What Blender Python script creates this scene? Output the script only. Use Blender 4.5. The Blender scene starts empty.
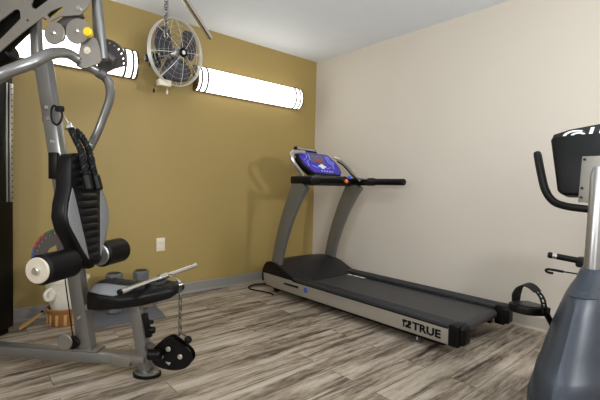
import bpy, bmesh, math, random
from mathutils import Vector, Matrix
random.seed(7)
R = math.radians
SC = bpy.context.scene
COL = SC.collection

# ------------------------------------------------------------------ camera
def make_camera():
    yaw, pit, rol, f = R(48.9493), R(-2.0061), R(1.1824), 398.124
    F = Vector((math.cos(yaw)*math.cos(pit), math.sin(yaw)*math.cos(pit), math.sin(pit)))
    R0 = Vector((math.sin(yaw), -math.cos(yaw), 0)); U0 = R0.cross(F)
    Rr = R0*math.cos(rol) + U0*math.sin(rol); U = -R0*math.sin(rol) + U0*math.cos(rol)
    cd = bpy.data.cameras.new('camera'); c = bpy.data.objects.new('camera', cd); COL.objects.link(c)
    m = Matrix((Rr, U, -F)).transposed().to_4x4(); m.translation = Vector((-3.2645, -3.4995, 1.0293))
    c.matrix_world = m
    cd.sensor_width = 36; cd.lens = f*36/600; cd.clip_start = .02
    SC.camera = c
make_camera()

# ------------------------------------------------------------------ light
w = bpy.data.worlds.new('world'); SC.world = w; w.use_nodes = True
w.node_tree.nodes['Background'].inputs[0].default_value = (.9, .93, 1, 1)
w.node_tree.nodes['Background'].inputs[1].default_value = .3
def area(name, loc, size, power, color, target=None):
    d = bpy.data.lights.new(name, 'AREA'); d.shape = 'RECTANGLE'; d.size, d.size_y = size
    d.energy = power; d.color = color
    o = bpy.data.objects.new(name, d); o.location = loc; COL.objects.link(o)
    if target: o.rotation_euler = (Vector(target)-Vector(loc)).to_track_quat('-Z', 'Y').to_euler()
    return o
area('ceiling_fill_light', (-2.5, -3.2, 2.46), (1.6, 1.0), 10, (.96, .98, 1))  # added overhead fill, not a known fixture
area('upward_fill_light', (-2.9, -3.4, 1.6), (1.4, 1.2), 42, (.90, .965, 1), (-2.4, -2.8, 2.5))  # added lamp facing up to brighten the ceiling, not a known fixture
area('side_key_light', (-4.6, -2.3, 1.60), (.40, .40), 20, (.96, .98, 1), (0, -1.6, .9))  # unseen key source, placed from the handrail shadow on the beige wall
area('rear_key_light', (-1.2, -4.9, 1.85), (.26, .24), 36, (.98, .985, 1), (-1.4, 0, .9))  # unseen key source, placed from the console shadow on the olive wall
area('rear_left_fill_light', (-3.9, -5.0, 1.4), (1.2, 1.1), 20, (.97, .98, 1), (-2.4, -.8, 1.0))  # added broad fill from behind the camera, not a known window
SC.view_settings.view_transform = 'Standard'; SC.view_settings.look = 'None'
SC.view_settings.gamma = 1; SC.view_settings.use_curve_mapping = False
SC.view_settings.exposure = 0.08
SC.cycles.max_bounces = 8; SC.cycles.diffuse_bounces = 5
SC.cycles.use_denoising = True

# ------------------------------------------------------------------ materials
def lin(c):
    return tuple((v/255/12.92 if v/255 <= .04045 else ((v/255+.055)/1.055)**2.4) for v in c)
def mat(name, col, rough=.5, metal=0.0, bump=0.0, bscale=200, var=0.0, vscale=8, coat=0, emit=None, estr=0, trans=0, alpha=1, spec=.5):
    m = bpy.data.materials.new(name); m.use_nodes = True
    nt = m.node_tree; b = nt.nodes['Principled BSDF']
    c = lin(col)+(1,)
    b.inputs['Base Color'].default_value = c; b.inputs['Roughness'].default_value = rough
    b.inputs['Metallic'].default_value = metal; b.inputs['Coat Weight'].default_value = coat
    b.inputs['Specular IOR Level'].default_value = spec if sum(col) > 150 else .22
    b.inputs['Transmission Weight'].default_value = trans; b.inputs['Alpha'].default_value = alpha
    if emit: b.inputs['Emission Color'].default_value = lin(emit)+(1,); b.inputs['Emission Strength'].default_value = estr
    tc = nt.nodes.new('ShaderNodeTexCoord')
    n = nt.nodes.new('ShaderNodeTexNoise'); n.inputs['Scale'].default_value = vscale; n.inputs['Detail'].default_value = 4
    nt.links.new(tc.outputs['Object'], n.inputs['Vector'])
    mix = nt.nodes.new('ShaderNodeMix'); mix.data_type = 'RGBA'
    v = max(var, .03)
    mix.inputs[6].default_value = tuple(x*(1-v) for x in c[:3])+(1,)
    mix.inputs[7].default_value = tuple(min(1, x*(1+v)) for x in c[:3])+(1,)
    nt.links.new(n.outputs['Fac'], mix.inputs[0]); nt.links.new(mix.outputs[2], b.inputs['Base Color'])
    if bump:
        n2 = nt.nodes.new('ShaderNodeTexNoise'); n2.inputs['Scale'].default_value = bscale
        nt.links.new(tc.outputs['Object'], n2.inputs['Vector'])
        bp = nt.nodes.new('ShaderNodeBump'); bp.inputs['Strength'].default_value = bump; bp.inputs['Distance'].default_value = .002
        nt.links.new(n2.outputs['Fac'], bp.inputs['Height']); nt.links.new(bp.outputs['Normal'], b.inputs['Normal'])
    return m

def floor_material():
    m = bpy.data.materials.new('weathered_wood_planks'); m.use_nodes = True
    nt = m.node_tree; N = nt.nodes.new; L = nt.links.new; b = nt.nodes['Principled BSDF']
    g = N('ShaderNodeNewGeometry')
    br = N('ShaderNodeTexBrick'); br.inputs['Scale'].default_value = 1; br.offset = .37; br.offset_frequency = 2
    br.inputs['Brick Width'].default_value = 1.22; br.inputs['Row Height'].default_value = .152
    br.inputs['Mortar Size'].default_value = .0018; br.inputs['Mortar Smooth'].default_value = .2; br.inputs['Bias'].default_value = 0
    br.inputs['Color1'].default_value = (0, 0, 0, 1); br.inputs['Color2'].default_value = (1, 1, 1, 1); br.inputs['Mortar'].default_value = (.5, .5, .5, 1)
    L(g.outputs['Position'], br.inputs['Vector'])
    # grain coordinates shifted per plank
    sc = N('ShaderNodeVectorMath'); sc.operation = 'MULTIPLY'; sc.inputs[1].default_value = (1.1, 11, 1)
    L(g.outputs['Position'], sc.inputs[0])
    sh = N('ShaderNodeVectorMath'); sh.operation = 'MULTIPLY'; sh.inputs[1].default_value = (37, 91, 13)
    L(br.outputs['Color'], sh.inputs[0])
    ad = N('ShaderNodeVectorMath'); L(sc.outputs[0], ad.inputs[0]); L(sh.outputs[0], ad.inputs[1])
    n1 = N('ShaderNodeTexNoise'); n1.inputs['Scale'].default_value = 1.5; n1.inputs['Detail'].default_value = 9; n1.inputs['Roughness'].default_value = .68
    n1.inputs['Distortion'].default_value = .35
    L(ad.outputs[0], n1.inputs['Vector'])
    sc2 = N('ShaderNodeVectorMath'); sc2.operation = 'MULTIPLY'; sc2.inputs[1].default_value = (14, 70, 1)
    L(g.outputs['Position'], sc2.inputs[0])
    n2 = N('ShaderNodeTexNoise'); n2.inputs['Scale'].default_value = 1; n2.inputs['Detail'].default_value = 3
    L(sc2.outputs[0], n2.inputs['Vector'])
    a1 = N('ShaderNodeMath'); a1.operation = 'MULTIPLY_ADD'; a1.inputs[1].default_value = .20; L(n2.outputs['Fac'], a1.inputs[0]); L(n1.outputs['Fac'], a1.inputs[2])
    a2 = N('ShaderNodeMath'); a2.operation = 'MULTIPLY_ADD'; a2.inputs[1].default_value = .09; L(br.outputs['Color'], a2.inputs[0]); L(a1.outputs[0], a2.inputs[2])
    r = N('ShaderNodeValToRGB'); cr = r.color_ramp
    stops = [(.43, (44, 36, 31)), (.52, (84, 72, 62)), (.59, (126, 113, 98)), (.68, (164, 151, 134)), (.80, (188, 177, 161))]
    cr.elements[0].position = stops[0][0]; cr.elements[0].color = lin(stops[0][1])+(1,)
    cr.elements[1].position = stops[-1][0]; cr.elements[1].color = lin(stops[-1][1])+(1,)
    for p, c in stops[1:-1]:
        e = cr.elements.new(p); e.color = lin(c)+(1,)
    L(a2.outputs[0], r.inputs[0])
    mx = N('ShaderNodeMix'); mx.data_type = 'RGBA'; L(br.outputs['Fac'], mx.inputs[0]); L(r.outputs[0], mx.inputs[6]); mx.inputs[7].default_value = lin((84, 73, 63))+(1,)
    L(mx.outputs[2], b.inputs['Base Color'])
    b.inputs['Roughness'].default_value = .42
    bp = N('ShaderNodeBump'); bp.inputs['Strength'].default_value = .15; bp.inputs['Distance'].default_value = .002
    L(n2.outputs['Fac'], bp.inputs['Height']); L(bp.outputs['Normal'], b.inputs['Normal'])
    return m

M = dict(
    olive=mat('olive_paint', (160, 137, 80), .55, bump=.15, bscale=350, var=.03, vscale=2),
    beige=mat('beige_paint', (206, 197, 184), .6, bump=.15, bscale=350, var=.02, vscale=2),
    ceil=mat('white_ceiling_paint', (228, 234, 240), .8, bump=.2, bscale=250, var=.02),
    base=mat('grey_vinyl_baseboard', (138, 134, 128), .45),
    base2=mat('taupe_vinyl_baseboard', (168, 158, 146), .45),
    frame=mat('satin_grey_frame_paint', (134, 133, 131), .28, .7, var=.05),
    plate=mat('satin_grey_steel_plate', (136, 131, 123), .42, .55, var=.08, vscale=20),
    dplate=mat('dark_grey_steel_plate', (92, 88, 87), .45, .5),
    dsteel=mat('dark_steel', (120, 118, 114), .3, .9),
    chrome=mat('chrome', (225, 225, 222), .14, 1),
    alu=mat('brushed_silver', (196, 194, 188), .3, .85, var=.05, vscale=40),
    black=mat('black_vinyl', (13, 12, 13), .36, bump=.2, bscale=300),
    foam=mat('black_foam', (9, 8, 8), .45, bump=.3, bscale=400),
    blackp=mat('black_plastic', (6, 6, 6), .42),
    dgrey=mat('dark_grey_plastic', (30, 30, 32), .4),
    grey=mat('grey_vinyl', (120, 121, 122), .45, bump=.2, bscale=300),
    rub=mat('black_rubber', (12, 11, 11), .6),
    cream=mat('cream_plastic', (220, 210, 188), .4),
    cap=mat('ivory_end_cap', (205, 196, 178), .4, .2),
    yellow=mat('yellow_plastic', (228, 186, 20), .35),
    red=mat('red_marking', (190, 50, 40), .4),
    blue=mat('blue_marking', (60, 90, 190), .4),
    green=mat('green_marking', (30, 120, 70), .4),
    white=mat('white_marking', (235, 235, 232), .5),
    orange=mat('orange_plastic', (226, 100, 30), .4),
    tsil=mat('treadmill_silver_paint', (164, 157, 146), .38, .45, var=.04, vscale=30),
    tup=mat('treadmill_grey_upright', (112, 111, 106), .4, .45),
    belt=mat('running_belt', (50, 50, 53), .42, bump=.35, bscale=600, var=.1, vscale=60),
    side=mat('side_rail_grey', (48, 49, 52), .4),
    purple=mat('purple_console_face', (60, 50, 165), .35, emit=(70, 55, 190), estr=.12),
    lilac=mat('pale_blue_graphic', (175, 182, 240), .4),
    lcd=mat('grey_console_screen', (92, 88, 110), .2),
    bike=mat('blue_grey_plastic', (52, 58, 68), .4, .15, bump=.15, bscale=500),
    mast=mat('silver_mast', (168, 168, 168), .32, .85),
    glow=mat('lit_frosted_diffuser', (250, 248, 244), .5, emit=(255, 251, 244), estr=3.6),
    wall_fix=mat('polished_nickel', (120, 104, 90), .3, .9),
    blade=mat('dark_fan_blade', (60, 58, 66), .35, .2),
    guard=mat('light_grey_wire', (214, 212, 206), .35, .3),
    db=mat('grey_dumbbell_rubber', (96, 97, 98), .55, bump=.3, bscale=300),
    mat_=mat('slate_exercise_mat', (92, 94, 100), .7, bump=.5, bscale=120),
    bin=mat('off_white_plastic', (226, 220, 205), .45),
    wicker=mat('brown_woven_wicker', (150, 104, 52), .6, bump=1, bscale=90, var=.35, vscale=60),
    wood=mat('light_wood', (196, 150, 98), .5, var=.15, vscale=20),
    floor=floor_material(),
)

# ------------------------------------------------------------------ mesh builder
class MB:
    def __init__(s): s.bm = bmesh.new()
    def _add(s, tmp, mtx=None):
        me = bpy.data.meshes.new('t'); tmp.to_mesh(me); tmp.free()
        if mtx: me.transform(mtx)
        s.bm.from_mesh(me); bpy.data.meshes.remove(me); return s
    def box(s, c, d, rot=None, bev=0.0, seg=2):
        t = bmesh.new(); bmesh.ops.create_cube(t, size=1); bmesh.ops.scale(t, vec=d, verts=t.verts)
        if bev: bmesh.ops.bevel(t, geom=t.edges[:], offset=bev, segments=seg, profile=.5, affect='EDGES')
        m = Matrix.Translation(c) @ (rot.to_4x4() if rot is not None else Matrix())
        return s._add(t, m)
    def bar(s, a, b, wd, ht, up=(0, 0, 1), bev=.004):
        """rectangular bar from a to b; wd across, ht along up"""
        a, b = Vector(a), Vector(b); z = (b-a).normalized(); x = Vector(up).cross(z)
        x.normalize(); y = z.cross(x)
        return s.box((a+b)/2, (wd, ht, (b-a).length), Matrix((x, y, z)).transposed(), bev)
    def tube(s, pts, r, seg=12, smooth=0, closed=False, sect=None, up=None):
        pts = [Vector(p) for p in pts]; rr = list(r) if isinstance(r, (list, tuple)) else [r]*len(pts)
        if smooth:
            q, q2 = [], []; n = len(pts)
            rng = n if closed else n-1
            for i in range(rng):
                if closed: p0, p1, p2, p3 = pts[i-1], pts[i], pts[(i+1) % n], pts[(i+2) % n]
                else: p0, p1, p2, p3 = pts[max(i-1, 0)], pts[i], pts[i+1], pts[min(i+2, n-1)]
                for k in range(smooth):
                    t = k/smooth
                    q.append(.5*((2*p1)+(p2-p0)*t+(2*p0-5*p1+4*p2-p3)*t*t+(3*p1-p0-3*p2+p3)*t**3))
                    q2.append(rr[i]*(1-t)+rr[(i+1) % n]*t)
            if not closed: q.append(pts[-1]); q2.append(rr[-1])
            pts, rr = q, q2
        n = len(pts); t = bmesh.new(); rings = []
        T = []
        for i in range(n):
            if closed: d = pts[(i+1) % n]-pts[i-1]
            else: d = pts[min(i+1, n-1)]-pts[max(i-1, 0)]
            T.append(d.normalized())
        nn = Vector(up) if up else (Vector((0, 0, 1)) if abs(T[0].z) < .9 else Vector((1, 0, 0)))
        nn = (nn-T[0]*nn.dot(T[0])).normalized()
        for i in range(n):
            if up: nn = Vector(up)
            nn = (nn-T[i]*nn.dot(T[i])).normalized(); bb = T[i].cross(nn)
            if sect: ring = [t.verts.new(pts[i]+(bb*u+nn*v)*rr[i]) for u, v in sect]
            else: ring = [t.verts.new(pts[i]+(nn*math.cos(2*math.pi*k/seg)+bb*math.sin(2*math.pi*k/seg))*rr[i]) for k in range(seg)]
            rings.append(ring)
        m = len(rings[0])
        for i in range(n if closed else n-1):
            A, B = rings[i], rings[(i+1) % n]
            for k in range(m): t.faces.new((A[k], A[(k+1) % m], B[(k+1) % m], B[k]))
        if not closed:
            t.faces.new(rings[0][::-1]); t.faces.new(rings[-1])
        bmesh.ops.recalc_face_normals(t, faces=t.faces[:])
        return s._add(t)
    def cyl(s, a, b, r, seg=24, bev=0):
        a, b = Vector(a), Vector(b)
        if bev:
            d = (b-a).normalized()
            return s.tube([a, a+d*.0001, a+d*bev, b-d*bev, b-d*.0001, b], [r-bev, r-bev, r, r, r-bev, r-bev], seg)
        return s.tube([a, b], r, seg)
    def lathe(s, prof, mtx=None, seg=32, close=True):
        t = bmesh.new(); rings = []
        for r_, z in prof:
            rings.append([t.verts.new((max(r_, .0001)*math.cos(2*math.pi*k/seg), max(r_, .0001)*math.sin(2*math.pi*k/seg), z)) for k in range(seg)])
        for A, B in zip(rings, rings[1:]):
            for k in range(seg): t.faces.new((A[k], A[(k+1) % seg], B[(k+1) % seg], B[k]))
        if close: t.faces.new(rings[0][::-1]); t.faces.new(rings[-1])
        bmesh.ops.recalc_face_normals(t, faces=t.faces[:])
        return s._add(t, mtx)
    def torus(s, c, R_, r, axis=(0, 0, 1), seg=32, sg=8, sx=1, sy=1):
        q = Vector(axis).to_track_quat('Z', 'Y').to_matrix()
        return s.tube([Vector(c)+q@Vector((R_*sx*math.cos(2*math.pi*k/seg), R_*sy*math.sin(2*math.pi*k/seg), 0)) for k in range(seg)], r, sg, closed=True)
    def plate(s, outer, th, fr, holes=(), bev=0):
        """2d outline with holes, extruded by th; fr = 4x4 (x, y in plane, z = normal)"""
        t = bmesh.new(); es = []
        for lp in [outer]+list(holes):
            vs = [t.verts.new((x, y, 0)) for x, y in lp]
            es += [t.edges.new((vs[i], vs[(i+1) % len(vs)])) for i in range(len(vs))]
        bmesh.ops.triangle_fill(t, use_beauty=True, use_dissolve=False, edges=es)
        if not holes: bmesh.ops.dissolve_limit(t, angle_limit=.01, verts=t.verts[:], edges=t.edges[:])
        ext = bmesh.ops.extrude_face_region(t, geom=t.faces[:])
        bmesh.ops.translate(t, vec=(0, 0, th), verts=[v for v in ext['geom'] if isinstance(v, bmesh.types.BMVert)])
        bmesh.ops.recalc_face_normals(t, faces=t.faces[:])
        if bev:
            ed = [e for e in t.edges if len(e.link_faces) == 2 and e.calc_face_angle(0) > .6]
            bmesh.ops.bevel(t, geom=ed, offset=bev, segments=3, profile=.5, affect='EDGES', clamp_overlap=True)
        return s._add(t, fr)
    def grid(s, fn, nu, nv, close_u=False, caps=False):
        """surface from fn(i, j); close_u wraps i"""
        t = bmesh.new(); g = [[t.verts.new(fn(i, j)) for i in range(nu)] for j in range(nv)]
        for j in range(nv-1):
            for i in range(nu if close_u else nu-1):
                t.faces.new((g[j][i], g[j][(i+1) % nu], g[j+1][(i+1) % nu], g[j+1][i]))
        if caps: t.faces.new(g[0][::-1]); t.faces.new(g[-1])
        bmesh.ops.recalc_face_normals(t, faces=t.faces[:])
        return s._add(t)
    def build(s, name, material, parent=None, smooth=True, label=None, ang=38):
        me = bpy.data.meshes.new(name); s.bm.to_mesh(me); s.bm.free()
        org = parent.get('_org') if parent else None
        if org is not None: me.transform(Matrix.Translation(-Vector(org)))
        me.materials.append(M[material] if isinstance(material, str) else material)
        if smooth:
            for p in me.polygons: p.use_smooth = True
            me.set_sharp_from_angle(angle=R(ang))
        o = bpy.data.objects.new(name, me); COL.objects.link(o)
        if parent:
            o.parent = parent
            if org is not None: o['_org'] = org
        if label: o['label'] = label
        return o

def tag(o, label, cat, group=None):
    o['label'] = label; o['category'] = cat
    if group: o['group'] = group
    return o
def thing(name, label, cat, loc, rz=0, group=None, world=True):
    """Empty at the base; parts' meshes given in world coordinates when world, else in its own frame"""
    o = bpy.data.objects.new(name, None); COL.objects.link(o); o.empty_display_size = .1
    o.location = loc; o.rotation_euler = (0, 0, rz)
    if world: o['_org'] = list(loc)
    return tag(o, label, cat, group)
def solo(o, loc):
    """put the origin of a one-mesh thing at its base"""
    o.data.transform(Matrix.Translation(-Vector(loc))); o.location = loc; return o
def frame(origin, x, y):
    x = Vector(x).normalized(); y = Vector(y); y = (y-x*x.dot(y)).normalized(); z = x.cross(y)
    m = Matrix((x, y, z)).transposed().to_4x4(); m.translation = Vector(origin); return m
def text(body, size, fr, material, name, parent, depth=.001, sx=1.0, label=None, space=1.0):
    cu = bpy.data.curves.new('txt', 'FONT'); cu.body = body; cu.size = size; cu.extrude = depth; cu.offset = size*.035
    cu.space_character = space; cu.align_x = 'LEFT'
    to = bpy.data.objects.new('txt', cu); COL.objects.link(to)
    bpy.context.view_layer.update()
    me = bpy.data.meshes.new_from_object(to.evaluated_get(bpy.context.evaluated_depsgraph_get()))
    bpy.data.objects.remove(to); bpy.data.curves.remove(cu)
    me.transform(fr @ Matrix.Diagonal((sx, 1, 1, 1)))
    mb = MB(); mb.bm.from_mesh(me); bpy.data.meshes.remove(me)
    return mb.build(name, material, parent, smooth=False, label=label)

# ------------------------------------------------------------------ room
X0, Y0, H = -4.7, -5.2, 2.5
def struct(name, mb, m):
    o = mb.build(name, m, smooth=False); o['kind'] = 'structure'; return o
struct('floor', MB().box(((X0)/2, Y0/2, -.05), (-X0+.2, -Y0+.2, .1)), 'floor')
struct('ceiling', MB().box(((X0)/2, Y0/2, H+.05), (-X0+.2, -Y0+.2, .1)), 'ceil')
struct('wall_left', MB().box((X0/2, .05, H/2), (-X0+.2, .1, H)), 'olive')
struct('wall_right', MB().box((.05, Y0/2, H/2), (.1, -Y0, H)), 'beige')
struct('wall_back', MB().box((X0/2, Y0-.05, H/2), (-X0+.2, .1, H)), 'beige')
struct('wall_side', MB().box((X0-.05, Y0/2, H/2), (.1, -Y0, H)), 'beige')
def cove(a, b, n):
    mb = MB(); a, b, n = Vector(a), Vector(b), Vector(n)
    prof = [(0, 0), (.016, 0), (.010, .006), (.006, .016), (.005, .09), (.003, .096), (0, .096)]
    ra = [a+n*u+Vector((0, 0, v)) for u, v in prof]; d = b-a
    mb.grid(lambda i, j: ra[i]+d*j, len(prof), 2, close_u=True, caps=True); return mb
struct('baseboard_left', cove((X0, 0, 0), (-.006, 0, 0), (0, -1, 0)), 'base')
struct('baseboard_right', cove((0, Y0, 0), (0, -.016, 0), (-1, 0, 0)), 'base2')

# ------------------------------------------------------------------ treadmill
TM = thing('treadmill', 'black and silver treadmill with purple console facing the olive wall', 'treadmill', (-.605, -1.32, 0))
def treadmill():
    yr, yf, xl, xr = -2.345, -.36, -.99, -.225
    for x0, nm in ((xl, 0), (xr, 1)):
        s_ = 1 if nm == 0 else -1
        # silver side panel
        pts = [(-.38, .095), (-.365, .184), (-2.295, .184), (-2.295, .078), (-.55, .068), (-.42, .074)]
        mb = MB(); mb.plate(pts, .018, frame((x0 if nm == 0 else x0+.018, 0, 0) if nm == 0 else (x0-.018+.018, 0, 0), (0, 1, 0), (0, 0, 1)), bev=.002)
        panel = mb.build('side_panel', 'tsil', TM, label='silver side panel')
        # foot rail on top
        mb = MB(); cx = x0+s_*.055
        mb.box((cx, (-.80+yr)/2+.02, .192), (.115, 1.50, .026), bev=.006)
        for k in (-1, 0, 1): mb.box((cx+k*.03, (-.80+yr)/2+.02, .2055), (.006, 1.46, .004), bev=.001)
        mb.build('foot_rail', 'side', TM)
        # rear end cap
        mb = MB(); mb.box((cx-s_*.0, yr+.02, .140), (.118, .07, .135), bev=.010, seg=3)
        mb.box((cx+s_*.008, yr-.012, .142), (.095, .06, .122), bev=.022, seg=4)
        mb.build('rear_end_cap', 'blackp', TM)
        # levelling foot
        mb = MB(); fx = x0+s_*.065
        mb.lathe([(.001, 0), (.034, 0), (.034, .008), (.018, .016), (.009, .02), (.009, .085), (.001, .085)], Matrix.Translation((fx, -2.04, 0)))
        mb.build('levelling_foot', 'alu', TM)
        MB().box((x0+s_*.001, -1.55, .181), (.006, 1.48, .012)).build('edge_trim', 'blackp', panel)
        if nm == 0:
            g = frame((x0-.0022, -2.042, .103), (0, -1, 0), (0, 0, 1))
            text('TRUE', .070, g, 'blackp', 'lettering', panel, .001, 1.18, 'black lettering reading TRUE', 1.02)
            lg = MB(); f2 = frame((x0-.0012, -1.965, .102), (0, -1, 0), (0, 0, 1)) @ Matrix.Diagonal((1.3, 1.05, 1, 1))
            lg.plate([(0, .030), (0, .047), (.027, .047), (.027, .032), (.012, .032), (.012, .000), (.004, .000), (.004, .030)][::-1], .0016, f2)
            lg.plate([(.018, .0), (.018, .012), (.034, .026), (.034, .033), (.030, .033), (.030, .047), (.052, .047), (.052, .026), (.038, .012), (.052, .012), (.052, 0)][::-1], .0016, f2)
            lg.build('emblem', 'blackp', panel, smooth=False, label='black angular emblem beside the lettering')
            MB().box((x0-.0018, -.79, .139), (.002, .20, .020), Matrix.Rotation(R(-1), 3, 'X'), bev=.0008).build('faint_marking', 'dgrey', panel, label='small dark marking by the motor hood')
            d = MB(); d.cyl((x0-.0012, -.985, .135), (x0-.003, -.985, .135), .022, 20)
            d.build('badge', 'blue', panel, label='small round blue badge')
    # chassis underneath
    mb = MB()
    for x in (xl+.05, xr-.05): mb.box((x, -1.30, .085), (.05, 1.9, .07), bev=.004)
    for y in (-.5, -1.2, -1.95): mb.box((-.607, y, .075), (.66, .05, .05), bev=.004)
    mb.build('chassis', 'blackp', TM)
    for x in (xl+.09, xr-.09):
        mb = MB(); mb.cyl((x-.02, -.47, .035), (x+.02, -.47, .035), .035, 20, .006); mb.box((x, -.47, .06), (.05, .03, .05)); mb.build('front_wheel', 'rub', TM)
    # deck, belt and rollers
    MB().box((-.607, -1.40, .150), (.52, 1.62, .024), bev=.003).build('deck', 'blackp', TM)
    prof = []
    for k in range(13):
        a = math.pi/2+math.pi*k/12; prof.append((-2.20+0*math.cos(a), 0, 0)) if False else None
    def beltpt(i, j):
        x = -.607+(-.5+j)*.50
        n = 12; R2 = .034
        if i <= n: a = math.pi/2-math.pi*i/n*-1; cy = -2.285
        else: a = math.pi/2+math.pi+math.pi*(i-n-1)/n; cy = -.62
        return Vector((x, cy+R2*math.cos(a), .145+R2*math.sin(a)*1.0))
    MB().grid(beltpt, 26, 2, close_u=True).build('running_belt', 'belt', TM)
    mb = MB(); mb.cyl((-.90, -2.285, .145), (-.315, -2.285, .145), .030, 24); mb.build('rear_roller', 'blackp', TM)
    for y_, l_ in ((-.85, .035), (-.925, .07), (-1.01, .06), (-1.085, .06)): MB().box((-.365, y_, .1802), (.026, l_, .0012), bev=.0004).build('belt_marking', 'white', TM, label='small white marking at the belt edge')
    # motor hood
    prof = [(-.36, .10), (-.352, .16), (-.36, .205), (-.385, .255), (-.42, .288), (-.47, .302), (-.55, .298), (-.66, .272), (-.80, .215), (-.885, .182), (-.885, .12)]
    def hood(i, j):
        u = -1+2*j/16.0
        y, z = prof[i]
        xx = -.607+u*.381
        bul = (1-abs(u)**2.4)
        if z > .17: z = z+.022*bul*(z-.17)/.13
        yy = y-(.10*bul*(1 if i >= 8 else 0) if i < 10 else .10*bul)
        yy = y-(.01*(u+1)/2 if i >= 7 else 0)-(.015*bul if i >= 8 else 0)
        return Vector((xx, yy, z))
    MB().grid(hood, len(prof), 17, close_u=True, caps=True).build('motor_hood', 'dgrey', TM, ang=30)
    # black end cheek on the near side of the hood
    ck = [(-.356, .10), (-.348, .16), (-.356, .21), (-.383, .262), (-.42, .294), (-.47, .306), (-.53, .296), (-.62, .262), (-.74, .215), (-.86, .186), (-.86, .184), (-.36, .184)]
    for x in (xl-.004, xr-.008):
        MB().plate([(y, z) for y, z in ck], .014, frame((x+.0, 0, 0), (0, 1, 0), (0, 0, 1)), bev=.003).build('hood_cheek', 'blackp', TM)
    # uprights
    def sect(a, b):  # rounded rectangle section, a across x, b along the upright's depth
        r_ = min(a, b)*.35; o = []
        for cx, cy, a0 in ((a-r_, b-r_, 0), (-a+r_, b-r_, 90), (-a+r_, -b+r_, 180), (a-r_, -b+r_, 270)):
            for k in range(4): o.append((cx+r_*math.cos(R(a0+k*30)), cy+r_*math.sin(R(a0+k*30))))
        return o
    for x, s_ in ((-.955, 1), (-.245, -1)):
        cl = [(-.545, .26), (-.575, .40), (-.625, .56), (-.69, .72), (-.765, .87), (-.84, 1.00), (-.885, 1.07)]
        mb = MB(); n = len(cl)
        wd = [.085, .084, .08, .078, .078, .084, .092]
        mb.tube([(x, y+.012, z) for y, z in cl], [.88, .88, .92, .97, 1.04, 1.16, 1.3], smooth=5, up=(1, 0, 0), sect=sect(.075, .024)[:])
        mb.build('upright', 'tup', TM)
    # handrails: black cross mount, two side rails with grips
    mb = MB()
    mb.box((-.60, -.80, 1.065), (.66, .10, .055), bev=.02, seg=3)
    mb.build('cross_member', 'dgrey', TM)
    for x, ye, s_ in ((-.955, -1.385, 1), (-.245, -1.44, -1)):
        mb = MB(); mb.box((x, -.885, 1.083), (.075, .28, .072), bev=.018, seg=3)
        mb.tube([(x, -.93, 1.083), (x, -1.02, 1.083)], [.030, .024], 20)
        mb.build('rail_mount', 'blackp', TM)
        MB().tube([(x, -.97, 1.083), (x, -1.03, 1.083), (x, -1.09, 1.083), (x, -1.13, 1.083)], [.028, .039, .038, .030], 20).build('rail_collar', 'dgrey', TM)
        mb = MB(); mb.cyl((x, -1.05, 1.083), (x, ye, 1.083), .030, 24, .006); mb.build('hand_grip', 'foam', TM)
    MB().cyl((-.955, -1.384, 1.075), (-.955, -1.402, 1.075), .015, 18, .004).build('rail_end_cap', 'orange', TM, label='orange end cap of the near handrail')
    MB().box((-.900, -1.375, 1.105), (.022, .03, .022), bev=.005).build('clip', 'blue', TM, label='small blue clip by the orange cap')
    # silver loops that carry the console
    MB().tube([(-.84, -.75, 1.110), (-.865, -.75, 1.150), (-.945, -.75, 1.225), (-.968, -.74, 1.280), (-.945, -.72, 1.325), (-.86, -.70, 1.345), (-.78, -.69, 1.345)], .021, 14, smooth=6).build('console_bracket', 'alu', TM)
    MB().tube([(-.30, -.975, 1.09), (-.30, -.90, 1.155), (-.30, -.80, 1.245), (-.31, -.71, 1.305), (-.36, -.67, 1.33)], .0125, 14, smooth=6).build('console_bracket', 'alu', TM)
    MB().tube([(-.325, -.965, 1.09), (-.325, -.885, 1.150), (-.325, -.785, 1.235), (-.34, -.70, 1.290)], .008, 10, smooth=6).build('console_cable', 'rub', TM)
    MB().box((-.285, -.99, 1.112), (.055, .11, .022), bev=.006).build('rail_joint', 'alu', TM)
    # console: tilted eight sided panel
    top, bot = Vector((-.625, -.655, 1.352)), Vector((-.615, -.800, 1.150))
    up = (top-bot); hgt = up.length; fr = frame(bot, (1, 0, -.05), up)
    o = [(-.13, 0), (.22, 0), (.255, .04), (.26, .10), (.235, .18), (.17, hgt), (-.22, hgt), (-.255, hgt-.03), (-.225, .10)]
    MB().plate([(x*1.03, y*1.0) for x, y in o], .03, fr @ Matrix.Translation((0, 0, -.03)), bev=.008).build('console_bezel', 'dgrey', TM)
    # housing behind
    o2 = [(x*.9, .02+y*.86) for x, y in o]
    back = MB(); back.plate(o2, .07, fr @ Matrix.Translation((0, 0, -.098)), bev=.02).build('console_housing', 'blackp', TM)
    face = MB(); face.plate([(x*.96, .006+y*.965) for x, y in o], .004, fr, bev=.001)
    fo = face.build('console_face', 'purple', TM, label='purple console face')
    MB().box(fr @ Vector((-.02, .172, .006)), (.19, .11, .004), fr.to_3x3(), bev=.001).build('screen', 'lcd', fo, label='grey screen on the purple face')
    for s_ in (-1, 1):
        g = MB()
        for a, b in (((.115, .22), (.12, .15)), ((.12, .15), (.17, .12)), ((.17, .12), (.165, .07)), ((.12, .08), (.06, .06)), ((.145, .22), (.15, .17)), ((.15, .17), (.20, .135))):
            a3, b3 = fr @ Vector((a[0]*s_, a[1], .005)), fr @ Vector((b[0]*s_, b[1], .005)); g.bar(a3, b3, .003, .010, fr.to_3x3() @ Vector((0, 0, 1)), 0)
        g.build('console_graphic', 'lilac', fo, label='pale blue lines')
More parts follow.
